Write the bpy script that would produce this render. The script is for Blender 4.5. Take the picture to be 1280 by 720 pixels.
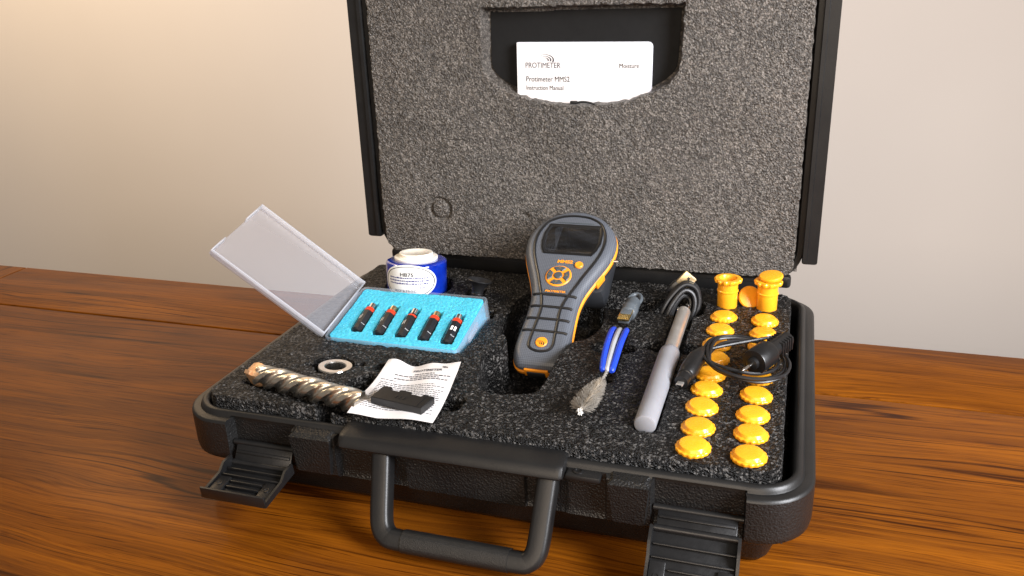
import bpy, math, random
import numpy as np
from mathutils import Vector, Matrix

random.seed(7)
RNG = np.random.default_rng(11)
S = bpy.context.scene
for o in list(bpy.data.objects):
    bpy.data.objects.remove(o)
COL = S.collection
H = 0.075                     # height of the foam's top above the table

# ------------------------------------------------------------------ camera
def cam_axes(yaw, pitch, roll):
    cy, sy, cp, sp = math.cos(yaw), math.sin(yaw), math.cos(pitch), math.sin(pitch)
    f = Vector((sy*cp, cy*cp, -sp)); r = Vector((cy, -sy, 0)); u = r.cross(f)
    cr, sr = math.cos(roll), math.sin(roll)
    return cr*r+sr*u, -sr*r+cr*u, f
cd = bpy.data.cameras.new('camera'); cam = bpy.data.objects.new('camera', cd); COL.objects.link(cam)
r_, u_, f_ = cam_axes(-.3303, .3706, -.0415)
cam.matrix_world = Matrix(((r_.x, u_.x, -f_.x, .1917), (r_.y, u_.y, -f_.y, -.4478), (r_.z, u_.z, -f_.z, .2835+H), (0, 0, 0, 1)))
cd.sensor_fit = 'HORIZONTAL'; cd.sensor_width = 36; cd.lens = 36*1062.1/1280
cd.clip_start = .01; cd.clip_end = 50
S.camera = cam

# ------------------------------------------------------------------ light
W = bpy.data.worlds.new('World'); S.world = W; W.use_nodes = True
bg = W.node_tree.nodes['Background']; bg.inputs[0].default_value = (1.0, .88, .76, 1); bg.inputs[1].default_value = .20

def area(name, loc, target, sx, sy, power, col, spread=180):
    l = bpy.data.lights.new(name, 'AREA'); l.shape = 'RECTANGLE'; l.size = sx; l.size_y = sy
    l.energy = power; l.color = col; l.spread = math.radians(spread)
    o = bpy.data.objects.new(name, l); COL.objects.link(o)
    o.location = loc
    o.rotation_euler = (Vector(target)-Vector(loc)).to_track_quat('-Z', 'Y').to_euler()
    return o
area('window_light', (1.12, -.40, .66), (.12, .15, .05), .5, .65, 18.5, (.95, .96, 1.0), 120)
area('room_light', (.35, -2.5, 1.15), (.0, .5, .2), 1.8, 1.2, 38, (1.0, .82, .64))
area('wall_lamp_light', (-2.15, .55, 1.95), (-1.45, 1.25, 1.0), .6, .5, 24, (1.0, .75, .47), 96)

S.view_settings.view_transform = 'Standard'; S.view_settings.look = 'None'
S.view_settings.gamma = 1; S.view_settings.exposure = .22
S.view_settings.use_curve_mapping = False

# ------------------------------------------------------------------ materials
class NT:
    def __init__(s, name):
        s.m = bpy.data.materials.new(name); s.m.use_nodes = True
        s.t = s.m.node_tree; s.b = s.t.nodes['Principled BSDF']
    def n(s, kind, **kw):
        x = s.t.nodes.new(kind)
        for k, v in kw.items():
            if k in x.inputs.keys(): x.inputs[k].default_value = v
            else: setattr(x, k, v)
        return x
    def l(s, a, b): s.t.links.new(a, b)
    def coords(s, scale=(1, 1, 1), which='Object'):
        c = s.n('ShaderNodeTexCoord'); mp = s.n('ShaderNodeMapping')
        mp.inputs['Scale'].default_value = scale; s.l(c.outputs[which], mp.inputs[0]); return mp.outputs[0]
    def noise(s, vec, scale, detail=4, rough=.55, dist=0):
        x = s.n('ShaderNodeTexNoise'); x.inputs['Scale'].default_value = scale; x.inputs['Detail'].default_value = detail
        x.inputs['Roughness'].default_value = rough; x.inputs['Distortion'].default_value = dist
        if vec is not None: s.l(vec, x.inputs['Vector'])
        return x.outputs['Fac']
    def vor(s, vec, scale, out='Distance', feature='F1'):
        x = s.n('ShaderNodeTexVoronoi'); x.feature = feature; x.inputs['Scale'].default_value = scale
        if vec is not None: s.l(vec, x.inputs['Vector'])
        return x.outputs[out]
    def ramp(s, fac, stops):
        x = s.n('ShaderNodeValToRGB'); e = x.color_ramp.elements
        while len(e) < len(stops): e.new(.5)
        for i, (p, c) in enumerate(stops):
            e[i].position = p; e[i].color = (c[0], c[1], c[2], 1) if len(c) == 3 else c
        s.l(fac, x.inputs[0]); return x.outputs[0]
    def math(s, op, a, b):
        x = s.n('ShaderNodeMath'); x.operation = op
        for i, v in enumerate((a, b)):
            if isinstance(v, (int, float)): x.inputs[i].default_value = v
            else: s.l(v, x.inputs[i])
        return x.outputs[0]
    def mix(s, fac, a, b, blend='MIX'):
        x = s.n('ShaderNodeMix'); x.data_type = 'RGBA'; x.blend_type = blend
        for i, v in ((0, fac), (6, a), (7, b)):
            if isinstance(v, (int, float)): x.inputs[i].default_value = v
            elif isinstance(v, tuple): x.inputs[i].default_value = (*v, 1)
            else: s.l(v, x.inputs[i])
        return x.outputs[2]
    def bump(s, h, strength=.5, dist=.001):
        x = s.n('ShaderNodeBump'); x.inputs['Strength'].default_value = strength; x.inputs['Distance'].default_value = dist
        s.l(h, x.inputs['Height']); s.l(x.outputs[0], s.b.inputs['Normal']); return x
    def base(s, v):
        if isinstance(v, tuple): s.b.inputs['Base Color'].default_value = (*v, 1)
        else: s.l(v, s.b.inputs['Base Color'])
    def set(s, **kw):
        for k, v in kw.items():
            k = k.replace('_', ' ')
            if isinstance(v, (int, float)): s.b.inputs[k].default_value = v
            elif isinstance(v, tuple): s.b.inputs[k].default_value = (*v, 1)
            else: s.l(v, s.b.inputs[k])
        return s

M = {}
def simple(name, col, rough=.5, metal=0, bump=0, bscale=900, var=.12, spec=.5, coat=0, sss=0, rvar=.12):
    n = NT(name); v = n.coords()
    f = n.noise(v, 60, 5)
    lo = tuple(c*(1-var) for c in col); hi = tuple(min(1, c*(1+var)) for c in col)
    n.base(n.ramp(f, [(.3, lo), (.7, hi)]))
    f2 = n.noise(v, 180, 4)
    rr = n.n('ShaderNodeMapRange'); n.l(f2, rr.inputs[0])
    rr.inputs[3].default_value = max(.02, rough-rvar); rr.inputs[4].default_value = min(1, rough+rvar)
    n.l(rr.outputs[0], n.b.inputs['Roughness'])
    n.set(Metallic=metal, Specular_IOR_Level=spec, Coat_Weight=coat)
    if sss:
        n.set(Subsurface_Weight=sss, Subsurface_Scale=.004)
        n.b.inputs['Subsurface Radius'].default_value = (1, .5, .25)
    if bump: n.bump(n.noise(v, bscale, 3), bump, .0006)
    M[name] = n.m; return n

# painted wall: fine orange-peel
n = NT('wall_paint'); v = n.coords()
n.base(n.ramp(n.noise(v, 2.2, 3), [(.3, (.63, .585, .555)), (.7, (.655, .61, .58))])); n.set(Roughness=.75, Specular_IOR_Level=.25)
n.bump(n.noise(v, 260, 3), .12, .0006); M['wall'] = n.m

# stained hardwood, grain along X
n = NT('stained_wood'); oi = n.n('ShaderNodeObjectInfo'); c = n.n('ShaderNodeTexCoord')
va = n.n('ShaderNodeVectorMath'); va.operation = 'ADD'
cb = n.n('ShaderNodeCombineXYZ'); n.l(n.math('MULTIPLY', oi.outputs['Random'], 7.3), cb.inputs[0]); n.l(n.math('MULTIPLY', oi.outputs['Random'], 3.1), cb.inputs[1])
mw = n.n('ShaderNodeMapping'); mw.inputs['Scale'].default_value = (1.5, 4.2, 1); n.l(c.outputs['Object'], mw.inputs[0])
wob = n.noise(mw.outputs[0], 1.7, 2, .45, .6)                          # grain wanders round knots
cb2 = n.n('ShaderNodeCombineXYZ'); n.l(n.math('MULTIPLY', n.math('SUBTRACT', wob, .5), .05), cb2.inputs[1])
vb = n.n('ShaderNodeVectorMath'); vb.operation = 'ADD'; n.l(c.outputs['Object'], vb.inputs[0]); n.l(cb2.outputs[0], vb.inputs[1])
n.l(vb.outputs[0], va.inputs[0]); n.l(cb.outputs[0], va.inputs[1])
def wm(sc):
    mp = n.n('ShaderNodeMapping'); mp.inputs['Scale'].default_value = sc; n.l(va.outputs[0], mp.inputs[0]); return mp.outputs[0]
warp = n.noise(wm((.9, 5.5, 5.5)), 1.5, 2, .45, .5)                   # cathedral figure
streak = n.noise(wm((1.1, 42, 42)), 1.5, 6, .66)
fib = n.noise(wm((2.6, 250, 250)), 1.7, 6, .78)
blot = n.noise(wm((1.6, 4.5, 4.5)), 2.0, 3)
ph = n.math('ADD', n.math('MULTIPLY', warp, 40.0), n.math('ADD', n.math('MULTIPLY', fib, 2.6), n.math('MULTIPLY', streak, 3.2)))
ring = n.math('POWER', n.math('ADD', n.math('MULTIPLY', n.math('SINE', ph, 0), .5), .5), 2.0)
fac = n.math('ADD', n.math('MULTIPLY', streak, .36), n.math('MULTIPLY', fib, .66))
fac = n.math('ADD', fac, n.math('MULTIPLY', blot, .22))
fac = n.math('SUBTRACT', fac, n.math('MULTIPLY', ring, .09))
colr = n.ramp(fac, [(.38, (.066, .0175, .0018)), (.56, (.128, .0365, .0022)), (.72, (.212, .0630, .0028)), (.90, (.35, .112, .0038))])
pore = n.ramp(n.noise(wm((11, 520, 520)), 1.4, 3, .6), [(.34, (.40, .34, .32)), (.43, (1, 1, 1))])
cont = n.noise(wm((.40, 12, 12)), 1.5, 2, .4)
lv = n.math('FRACT', n.math('ADD', n.math('MULTIPLY', cont, 13.0), n.math('MULTIPLY', fib, .30)), 0)
lv = n.math('MULTIPLY', n.math('ABSOLUTE', n.math('SUBTRACT', lv, .5), 0), 2.0)
lsel = n.ramp(n.noise(wm((.9, 6, 6)), 2.3, 2), [(.42, (0, 0, 0)), (.60, (1, 1, 1))])
line = n.mix(lsel, (1.0, 1.0, 1.0), n.ramp(lv, [(.03, (.22, .17, .15)), (.17, (1, 1, 1))]))
rag = n.ramp(n.noise(wm((9, 150, 150)), 1.6, 5, .7), [(.34, (.66, .58, .55)), (.47, (1, 1, 1))])
line = n.mix(1.0, line, rag, 'MULTIPLY')
n.base(n.mix(1.0, n.mix(1.0, colr, pore, 'MULTIPLY'), line, 'MULTIPLY'))
n.set(Specular_IOR_Level=.06, Coat_Weight=.14, Coat_Roughness=.12, Coat_IOR=1.36)
rr = n.n('ShaderNodeMapRange'); n.l(fib, rr.inputs[0]); rr.inputs[3].default_value = .38; rr.inputs[4].default_value = .6
n.l(rr.outputs[0], n.b.inputs['Roughness'])
n.bump(n.math('ADD', fib, n.math('MULTIPLY', streak, .6)), .12, .0005); M['wood'] = n.m

# closed-cell foam, glinting skin
def foam(name, d, l, g, stops, bs, bd, sp):
    n = NT(name); v = n.coords()
    a = n.vor(v, 620); b = n.noise(v, 950, 4, .7); c3 = n.noise(v, 40, 3)
    m = n.math('ADD', n.math('MULTIPLY', a, .8), n.math('MULTIPLY', b, .9))
    vc = n.vor(v, 680, 'Color'); sx = n.n('ShaderNodeSeparateColor'); n.l(vc, sx.inputs[0])
    col = n.ramp(n.math('ADD', n.math('MULTIPLY', sx.outputs[0], .62), n.math('MULTIPLY', n.noise(v, 760, 3, .7), .6)), [(stops[0], d), (stops[1], l), (stops[2], g)])
    col = n.mix(1.0, col, n.ramp(c3, [(.3, (.85, .85, .85)), (.7, (1.08, 1.06, 1.04))]), 'MULTIPLY')
    n.base(col); n.set(Roughness=.33, Specular_IOR_Level=sp)
    n.bump(m, bs, bd); M[name] = n.m
foam('foam', (.0035, .0035, .0036), (.0062, .0061, .0061), (.145, .14, .135), (.42, .76, .96), 1.0, .0016, .24)
foam('foam_lid_lit', (.044, .0388, .0336), (.088, .0780, .0682), (.22, .198, .176), (.38, .66, .97), 1.0, .0012, .5)  # lid copy of the foam; brightness from facing the light put in its colour

# blow-moulded black plastic with pebble grain / smooth edges
def case_plastic(name, pebble, rough):
    n = NT(name); v = n.coords()
    dust = n.ramp(n.noise(v, 1400, 2, .5), [(.70, (0, 0, 0)), (.80, (1, 1, 1))])
    scuff = n.ramp(n.noise(n.coords((60, 900, 400)), 1.0, 3, .6), [(.70, (0, 0, 0)), (.78, (1, 1, 1))])
    patch = n.ramp(n.noise(v, 26, 3), [(.50, (0, 0, 0)), (.72, (.8, .8, .8))])
    wear = n.mix(1.0, n.mix(1.0, dust, scuff, 'ADD'), patch, 'MULTIPLY')
    n.base(n.mix(wear, n.ramp(n.noise(v, 35, 4), [(.3, (.0065, .0065, .007)), (.7, (.012, .0118, .0115))]), (.075, .072, .068)))
    n.set(Roughness=rough, Specular_IOR_Level=.4)
    if pebble:
        n.bump(n.math('ADD', n.vor(v, 800, feature='SMOOTH_F1'), n.math('MULTIPLY', n.noise(v, 700, 2), .8)), .6, .0009)
    else:
        n.bump(n.noise(v, 700, 3), .12, .0004)
    M[name] = n.m
case_plastic('case_pebble', True, .36); case_plastic('case_smooth', False, .40)

simple('black_plastic', (.0075, .0075, .008), .36, bump=.1)
simple('grip_plastic', (.009, .009, .009), .42, bump=.5, bscale=1500)
simple('black_rubber', (.010, .010, .011), .42, bump=.15)
simple('yellow', (.95, .41, .017), .28, bump=.06, var=.05, sss=.12, rvar=.1)
simple('orange', (.86, .30, .016), .40, bump=.08, var=.05)
simple('chrome', (.82, .81, .79), .16, 1, rvar=.06)
simple('steel', (.74, .72, .69), .34, .85, bump=.08, rvar=.1)
simple('drill_steel', (.66, .615, .545), .29, 1, bump=.06, rvar=.08)
simple('copper_tip', (.60, .36, .20), .42, .55, bump=.35, bscale=500, var=.3)
simple('gold', (.86, .66, .27), .28, 1)
simple('brass', (.78, .63, .38), .35, 1)
simple('paper', (.76, .74, .74), .75, bump=.05, var=.02, spec=.25)
simple('paper_edge', (.74, .74, .80), .8, var=.05, spec=.2)
simple('ink', (.015, .015, .02), .8, spec=.2)
simple('ink_soft', (.08, .078, .09), .8, spec=.2)
simple('ink_blue', (.06, .06, .22), .8, spec=.2)
simple('cream_plastic', (.83, .79, .70), .35, var=.04, sss=.1)
simple('grey_handle', (.25, .252, .275), .42, var=.05, sss=.1, bump=.05)
simple('usb_grey', (.085, .10, .115), .42, bump=.1)
simple('blue_rubber', (.012, .055, .56), .42, bump=.1, var=.08)
simple('silver_rubber', (.42, .43, .45), .4, .2)
simple('sensor_black', (.012, .013, .016), .30, bump=.1)
simple('red_ring', (.62, .05, .018), .36)
simple('white_sticker', (.84, .84, .82), .6, var=.02)
simple('bristle', (.36, .335, .30), .45, .5, var=.3)
simple('meter_dark', (.020, .022, .026), .42, bump=.15)
simple('button_dark', (.055, .068, .078), .45)

yn = M['yellow'].node_tree; hs = yn.nodes.new('ShaderNodeHueSaturation'); oi2 = yn.nodes.new('ShaderNodeObjectInfo'); mr = yn.nodes.new('ShaderNodeMapRange')
yb = yn.nodes['Principled BSDF']; lk = yb.inputs['Base Color'].links[0].from_socket
mr.inputs[3].default_value = .90; mr.inputs[4].default_value = 1.03; yn.links.new(oi2.outputs['Random'], mr.inputs[0]); yn.links.new(mr.outputs[0], hs.inputs['Value'])
yn.links.new(lk, hs.inputs['Color']); yn.links.new(hs.outputs[0], yb.inputs['Base Color'])
# woven-look grey over-moulding of the meter
n = NT('meter_grey'); v = n.coords((1, 1, 0))
mp = n.n('ShaderNodeMapping'); mp.inputs['Rotation'].default_value = (0, 0, math.radians(45)); n.l(v, mp.inputs[0])
ck = n.n('ShaderNodeTexChecker'); ck.inputs['Scale'].default_value = 900; n.l(mp.outputs[0], ck.inputs[0])
n.base(n.mix(ck.outputs['Fac'], (.072, .080, .097), (.108, .120, .143))); n.set(Roughness=.40, Specular_IOR_Level=.5)
n.bump(ck.outputs['Fac'], .25, .0003); M['meter_grey'] = n.m

# glossy display window
simple('liner', (.008, .008, .0082), .7, spec=.2)
simple('ring_steel', (.80, .77, .73), .20, 1, rvar=.08)
n = NT('display_glass'); v = n.coords()
n.base(n.ramp(n.noise(v, 90, 3), [(.35, (.060, .047, .033)), (.7, (.085, .068, .048))])); n.set(Roughness=.05, Coat_Weight=1.0, Coat_Roughness=.02, Specular_IOR_Level=.8); M['display'] = n.m  # brown of the reflected foam and ceiling is put into the base colour

# open-cell cyan foam
n = NT('cyan_foam'); v = n.coords()
n.base(n.ramp(n.noise(v, 900, 3, .7), [(.35, (.045, .40, .58)), (.6, (.085, .52, .70)), (.75, (.22, .68, .82))])); n.set(Roughness=.8, Specular_IOR_Level=.2)
n.set(Subsurface_Weight=.15, Subsurface_Scale=.004)
n.bump(n.noise(v, 1200, 3, .7), .5, .0008); M['cyan_foam'] = n.m

# frosted polypropylene: thin, partly see-through
n = NT('frosted_plastic'); t = n.t; out = t.nodes['Material Output']
v = n.coords(); haze = n.noise(v, 14, 4)
tr = n.n('ShaderNodeBsdfTransparent'); tr.inputs[0].default_value = (.97, .97, 1.0, 1)
df = n.n('ShaderNodeBsdfDiffuse'); df.inputs[0].default_value = (.88, .91, .98, 1)
tl = n.n('ShaderNodeBsdfTranslucent'); tl.inputs[0].default_value = (.88, .91, .98, 1)
gl = n.n('ShaderNodeBsdfGlossy'); gl.inputs['Roughness'].default_value = .3
m1 = n.n('ShaderNodeMixShader'); m1.inputs[0].default_value = .5; n.l(df.outputs[0], m1.inputs[1]); n.l(tl.outputs[0], m1.inputs[2])
m2 = n.n('ShaderNodeMixShader')
rr = n.n('ShaderNodeMapRange'); n.l(haze, rr.inputs[0]); rr.inputs[3].default_value = .16; rr.inputs[4].default_value = .19; n.l(rr.outputs[0], m2.inputs[0])
n.l(tr.outputs[0], m2.inputs[1]); n.l(m1.outputs[0], m2.inputs[2])
fr = n.n('ShaderNodeFresnel'); fr.inputs[0].default_value = 1.35
m3 = n.n('ShaderNodeMixShader'); n.l(n.math('MULTIPLY', fr.outputs[0], .45), m3.inputs[0]); n.l(m2.outputs[0], m3.inputs[1]); n.l(gl.outputs[0], m3.inputs[2])
n.l(m3.outputs[0], out.inputs[0]); M['frosted'] = n.m
fe = n.m.copy(); fe.name = 'frosted_edge'; M['frosted_edge'] = fe
for q in fe.node_tree.nodes:
    if q.type == 'MAP_RANGE': q.inputs[3].default_value = .48; q.inputs[4].default_value = .56

# deep blue glossy translucent bottle plastic
n = NT('blue_bottle'); v = n.coords()
n.base(n.ramp(n.noise(v, 70, 3), [(.3, (.0025, .014, .24)), (.7, (.005, .036, .42))])); n.set(Roughness=.08, Coat_Weight=1.0, Coat_Roughness=.03, Subsurface_Weight=.2, Subsurface_Scale=.006)
n.bump(n.noise(v, 60, 2), .12, .002); M['blue_bottle'] = n.m

# ------------------------------------------------------------------ geometry helpers
class G:
    def __init__(s): s.v = []; s.f = []
    def add(s, vs, fs, X=None):
        o = len(s.v)
        if X is not None: vs = [tuple(X @ Vector(p)) for p in vs]
        s.v += [tuple(p) for p in vs]; s.f += [tuple(i+o for i in f) for f in fs]; return s
    def loft(s, rings, closed=True, cap0=True, cap1=True, X=None):
        n = len(rings[0]); vs = [p for r in rings for p in r]; fs = []
        for k in range(len(rings)-1):
            for i in range(n if closed else n-1):
                j = (i+1) % n; fs.append((k*n+i, k*n+j, (k+1)*n+j, (k+1)*n+i))
        if cap0: fs.append(tuple(reversed(range(n))))
        if cap1: fs.append(tuple((len(rings)-1)*n+i for i in range(n)))
        return s.add(vs, fs, X)
    def rbox(s, c, size, b=.001, X=None, n=2):
        hx, hy, hz = (q/2 for q in size); b = min(b, hx*.99, hy*.99, hz*.99)
        def ring(ins, z): return rrect(c[0]-hx+ins, c[0]+hx-ins, c[1]-hy+ins, c[1]+hy-ins, max(b-ins, 1e-5), z, n)
        k = b*(1-.7071)
        return s.loft([ring(b, c[2]-hz), ring(k, c[2]-hz+k), ring(0, c[2]-hz+b), ring(0, c[2]+hz-b), ring(k, c[2]+hz-k), ring(b, c[2]+hz)], X=X)
    def lathe(s, prof, n=32, X=None, rf=None, cap0=True, cap1=True):
        rings = []
        for r, z in prof:
            rings.append([(r*(rf(a, z) if rf else 1)*math.cos(a), r*(rf(a, z) if rf else 1)*math.sin(a), z) for a in (2*math.pi*i/n for i in range(n))])
        return s.loft(rings, cap0=cap0, cap1=cap1, X=X)
    def tube(s, pts, r, n=8, X=None, sub=6, closed=False):
        P = spline(pts, sub, closed) if sub > 1 else [Vector(p) for p in pts]
        rings = []; up = Vector((0, 0, 1)); N = None
        m = len(P)
        for i, p in enumerate(P):
            a = P[(i-1) % m] if (i > 0 or closed) else p; b = P[(i+1) % m] if (i < m-1 or closed) else p
            t = (b-a).normalized()
            if N is None:
                N = t.orthogonal().normalized() if abs(t.z) > .9 else (up - t*up.dot(t)).normalized()
            else: N = (N - t*N.dot(t)).normalized()
            B = t.cross(N); rr = r(i/(m-1)) if callable(r) else r
            rings.append([tuple(p + (N*math.cos(q)+B*math.sin(q))*rr) for q in (2*math.pi*k/n for k in range(n))])
        if closed: rings.append(rings[0])
        return s.loft(rings, cap0=not closed, cap1=not closed, X=X)
    def prism(s, out, z0, z1, b=0, X=None):
        if b:
            c = (sum(p[0] for p in out)/len(out), sum(p[1] for p in out)/len(out))
            ins = offset_poly(out, b)
            return s.loft([[(*p, z0) for p in out], [(*p, z1-b) for p in out], [(*p, z1) for p in ins]], X=X)
        return s.loft([[(*p, z0) for p in out], [(*p, z1) for p in out]], X=X)

def offset_poly(P, d):
    n = len(P); out = []
    for i in range(n):
        a = Vector(P[i-1][:2]); b = Vector(P[i][:2]); c = Vector(P[(i+1) % n][:2])
        e1 = (b-a).normalized(); e2 = (c-b).normalized()
        n1 = Vector((-e1.y, e1.x)); n2 = Vector((-e2.y, e2.x)); m = (n1+n2)
        if m.length < 1e-6: m = n1
        m.normalize(); k = max(.35, m.dot(n1))
        out.append(tuple(b+m*d/k))
    return out
def rrect(x0, x1, y0, y1, r, z, n=4):
    P = []
    for cx, cy, a0 in ((x1-r, y0+r, -90), (x1-r, y1-r, 0), (x0+r, y1-r, 90), (x0+r, y0+r, 180)):
        for i in range(n+1):
            a = math.radians(a0+90*i/n); P.append((cx+r*math.cos(a), cy+r*math.sin(a), z))
    return P
def spline(pts, sub=6, closed=False):
    P = [Vector(p) for p in pts]; n = len(P); out = []
    for i in range(n if closed else n-1):
        p0 = P[(i-1) % n] if (i > 0 or closed) else P[i]; p1 = P[i]; p2 = P[(i+1) % n]
        p3 = P[(i+2) % n] if (i < n-2 or closed) else p2
        for k in range(sub):
            t = k/sub
            out.append(.5*((2*p1)+(p2-p0)*t+(2*p0-5*p1+4*p2-p3)*t*t+(3*p1-p0-3*p2+p3)*t**3))
    if not closed: out.append(P[-1])
    return out
def frame(o, ex, ey, ez=None):
    ex = Vector(ex).normalized(); ey = Vector(ey); ey = (ey-ex*ey.dot(ex)).normalized(); ez = ex.cross(ey)
    return Matrix(((ex.x, ey.x, ez.x, o[0]), (ex.y, ey.y, ez.y, o[1]), (ex.z, ey.z, ez.z, o[2]), (0, 0, 0, 1)))
def along(p, q, up=(0, 0, 1)):
    """frame at p whose Z axis points at q"""
    z = (Vector(q)-Vector(p)).normalized(); x = Vector(up).cross(z)
    if x.length < 1e-4: x = Vector((1, 0, 0))
    x.normalize(); y = z.cross(x)
    return Matrix(((x.x, y.x, z.x, p[0]), (x.y, y.y, z.y, p[1]), (x.z, y.z, z.z, p[2]), (0, 0, 0, 1)))

def link(name, me, mat, parent=None):
    o = bpy.data.objects.new(name, me); COL.objects.link(o)
    if not me.materials: me.materials.append(M[mat])
    if parent is not None: o.parent = parent
    return o
def build(name, g, mat, parent=None, smooth=35, shift=None):
    vs = g.v if shift is None else [(p[0]+shift[0], p[1]+shift[1], p[2]+shift[2]) for p in g.v]
    me = bpy.data.meshes.new(name); me.from_pydata(vs, [], g.f); me.validate()
    if smooth:
        me.polygons.foreach_set('use_smooth', [True]*len(me.polygons)); me.set_sharp_from_angle(angle=math.radians(smooth))
    me.update()
    return link(name, me, mat, parent)
def tag(o, label, cat, group=None):
    o['label'] = label; o['category'] = cat
    if group: o['group'] = group
    return o
def thing(name, label, cat, X=None, group=None):
    o = bpy.data.objects.new(name, None); COL.objects.link(o); o.empty_display_size = .01
    if X is not None: o.matrix_world = X
    return tag(o, label, cat, group)
def F(x, y, z=0): return Matrix.Translation((x, y, z+H))
def clone(root, X, label=None, group=None):
    r = root.copy(); COL.objects.link(r); r.matrix_world = X
    if label: r['label'] = label
    if group: r['group'] = group
    for ch in list(root.children):
        c = ch.copy(); COL.objects.link(c); c.parent = r
        for g2 in list(ch.children):
            d = g2.copy(); COL.objects.link(d); d.parent = c
    return r
def text_geo(body, size, width=None, bold=0.0, align='LEFT', shear=0):
    cu = bpy.data.curves.new('t', 'FONT'); cu.body = body; cu.size = size; cu.align_x = align; cu.offset = bold*size; cu.shear = shear
    cu.resolution_u = 3
    o = bpy.data.objects.new('t', cu); COL.objects.link(o)
    dg = bpy.context.evaluated_depsgraph_get(); me = bpy.data.meshes.new_from_object(o.evaluated_get(dg))
    vs = [tuple(v.co) for v in me.vertices]; fs = [tuple(p.vertices) for p in me.polygons]
    bpy.data.objects.remove(o); bpy.data.curves.remove(cu); bpy.data.meshes.remove(me)
    if width:
        xs = [p[0] for p in vs]; w = max(xs)-min(xs); vs = [(p[0]*width/w, p[1], p[2]) for p in vs]
    return vs, fs
def fnoise(shape, cell):
    a = RNG.standard_normal(shape)
    ky = np.fft.fftfreq(shape[0])[:, None]; kx = np.fft.fftfreq(shape[1])[None, :]
    a = np.fft.ifft2(np.fft.fft2(a)*np.exp(-2*(math.pi*cell)**2*(kx**2+ky**2)*.5)).real
    return a/a.std()
def sstep(x): x = np.clip(x, 0, 1); return x*x*(3-2*x)
def grid_mesh(name, P, mat, parent):
    ny, nx, _ = P.shape
    me = bpy.data.meshes.new(name); me.vertices.add(nx*ny); me.vertices.foreach_set('co', P.reshape(-1).astype(np.float32))
    idx = np.arange(nx*ny).reshape(ny, nx)
    q = np.stack([idx[:-1, :-1], idx[:-1, 1:], idx[1:, 1:], idx[1:, :-1]], -1).reshape(-1)
    nf = (nx-1)*(ny-1)
    me.loops.add(nf*4); me.loops.foreach_set('vertex_index', q.astype(np.int32))
    me.polygons.add(nf); me.polygons.foreach_set('loop_start', np.arange(0, nf*4, 4, dtype=np.int32))
    me.polygons.foreach_set('use_smooth', [True]*nf)
    me.update(calc_edges=True); me.validate()
    return link(name, me, mat, parent)
def d_ell(X, Y, cx, cy, rx, ry, ang=0):
    c, s = math.cos(ang), math.sin(ang); x = (X-cx)*c+(Y-cy)*s; y = -(X-cx)*s+(Y-cy)*c
    k = np.sqrt((x/rx)**2+(y/ry)**2); return (k-1)*min(rx, ry)
def d_box(X, Y, cx, cy, hx, hy, r=.003, ang=0):
    c, s = math.cos(ang), math.sin(ang); x = np.abs((X-cx)*c+(Y-cy)*s)-hx+r; y = np.abs(-(X-cx)*s+(Y-cy)*c)-hy+r
    return np.sqrt(np.maximum(x, 0)**2+np.maximum(y, 0)**2)+np.minimum(np.maximum(x, y), 0)-r
def d_poly(X, Y, pts):
    d = np.full(X.shape, 1e9); ins = np.zeros(X.shape, bool); n = len(pts)
    for i in range(n):
        ax, ay = pts[i][:2]; bx, by = pts[(i+1) % n][:2]; ex, ey = bx-ax, by-ay
        t = np.clip(((X-ax)*ex+(Y-ay)*ey)/(ex*ex+ey*ey), 0, 1)
        d = np.minimum(d, np.hypot(X-ax-t*ex, Y-ay-t*ey))
        if abs(ey) > 1e-12:
            ins ^= ((ay > Y) != (by > Y)) & (X < (bx-ax)*(Y-ay)/ey+ax)
    return np.where(ins, -d, d)

# ------------------------------------------------------------------ setting
g = G(); g.rbox((.0, 1.25+.05, .45), (9, .1, 4.2), .004)
wl = build('wall', g, 'wall'); wl['kind'] = 'structure'

tb = thing('table', 'dark reddish brown wooden plank table under the open case', 'table', Matrix.Translation((0, -.1, 0)))
def plank(x0, x1, y0, y1, name='plank', swap=False):
    g = G()
    if swap:
        g.rbox((0, 0, -.015), (y1-y0, x1-x0, .03), .0012)
        o = build(name, g, 'wood', tb); o.rotation_euler.z = math.pi/2
    else:
        g.rbox((0, 0, -.015), (x1-x0, y1-y0, .03), .0012); o = build(name, g, 'wood', tb)
    o.location = ((x0+x1)/2, (y0+y1)/2+.1, 0); return o
plank(-.764, 1.0, .2470, .358); plank(-.764, 1.0, -.30, .2436); plank(-.764, 1.0, -.62, -.3012)
plank(-.92, -.7654, -.62, .358, 'end_board', True)

# ------------------------------------------------------------------ the case
case = thing('carrying_case', 'open black hard plastic carrying case lined with grey foam on the table', 'case', Matrix.Translation((0, .14, 0)))
CS = (0, -.14, H)
X0, X1, Y0, Y1, RC = -.2165, .2195, -.0195, .302, .034
REC = [(-.171, .0095), (-.120, .0012), (-.086, .0065), (-.036, .0032), (.047, .0065), (.074, .0055), (.099, .0012), (.127, .0095), (.181, 0)]
def rec(x):
    v = 0
    for bx, d in REC:
        if x > bx: v = d
    return v
xs = sorted(set([X0+RC+i*(X1-X0-2*RC)/40 for i in range(1, 40)] + [b-.0007 for b, _ in REC] + [b+.0007 for b, _ in REC]))
def case_ring(ins, z, k):
    r = RC-ins; P = []
    for cx, cy, a0 in ((X1-RC, Y0+RC, -90), (X1-RC, Y1-RC, 0), (X0+RC, Y1-RC, 90), (X0+RC, Y0+RC, 180)):
        for i in range(11):
            a = math.radians(a0+9*i); P.append((cx+r*math.cos(a), cy+r*math.sin(a), z))
    for x in xs:
        P.append((x, Y0+max(ins, rec(x)*k), z))
    return P
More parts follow.
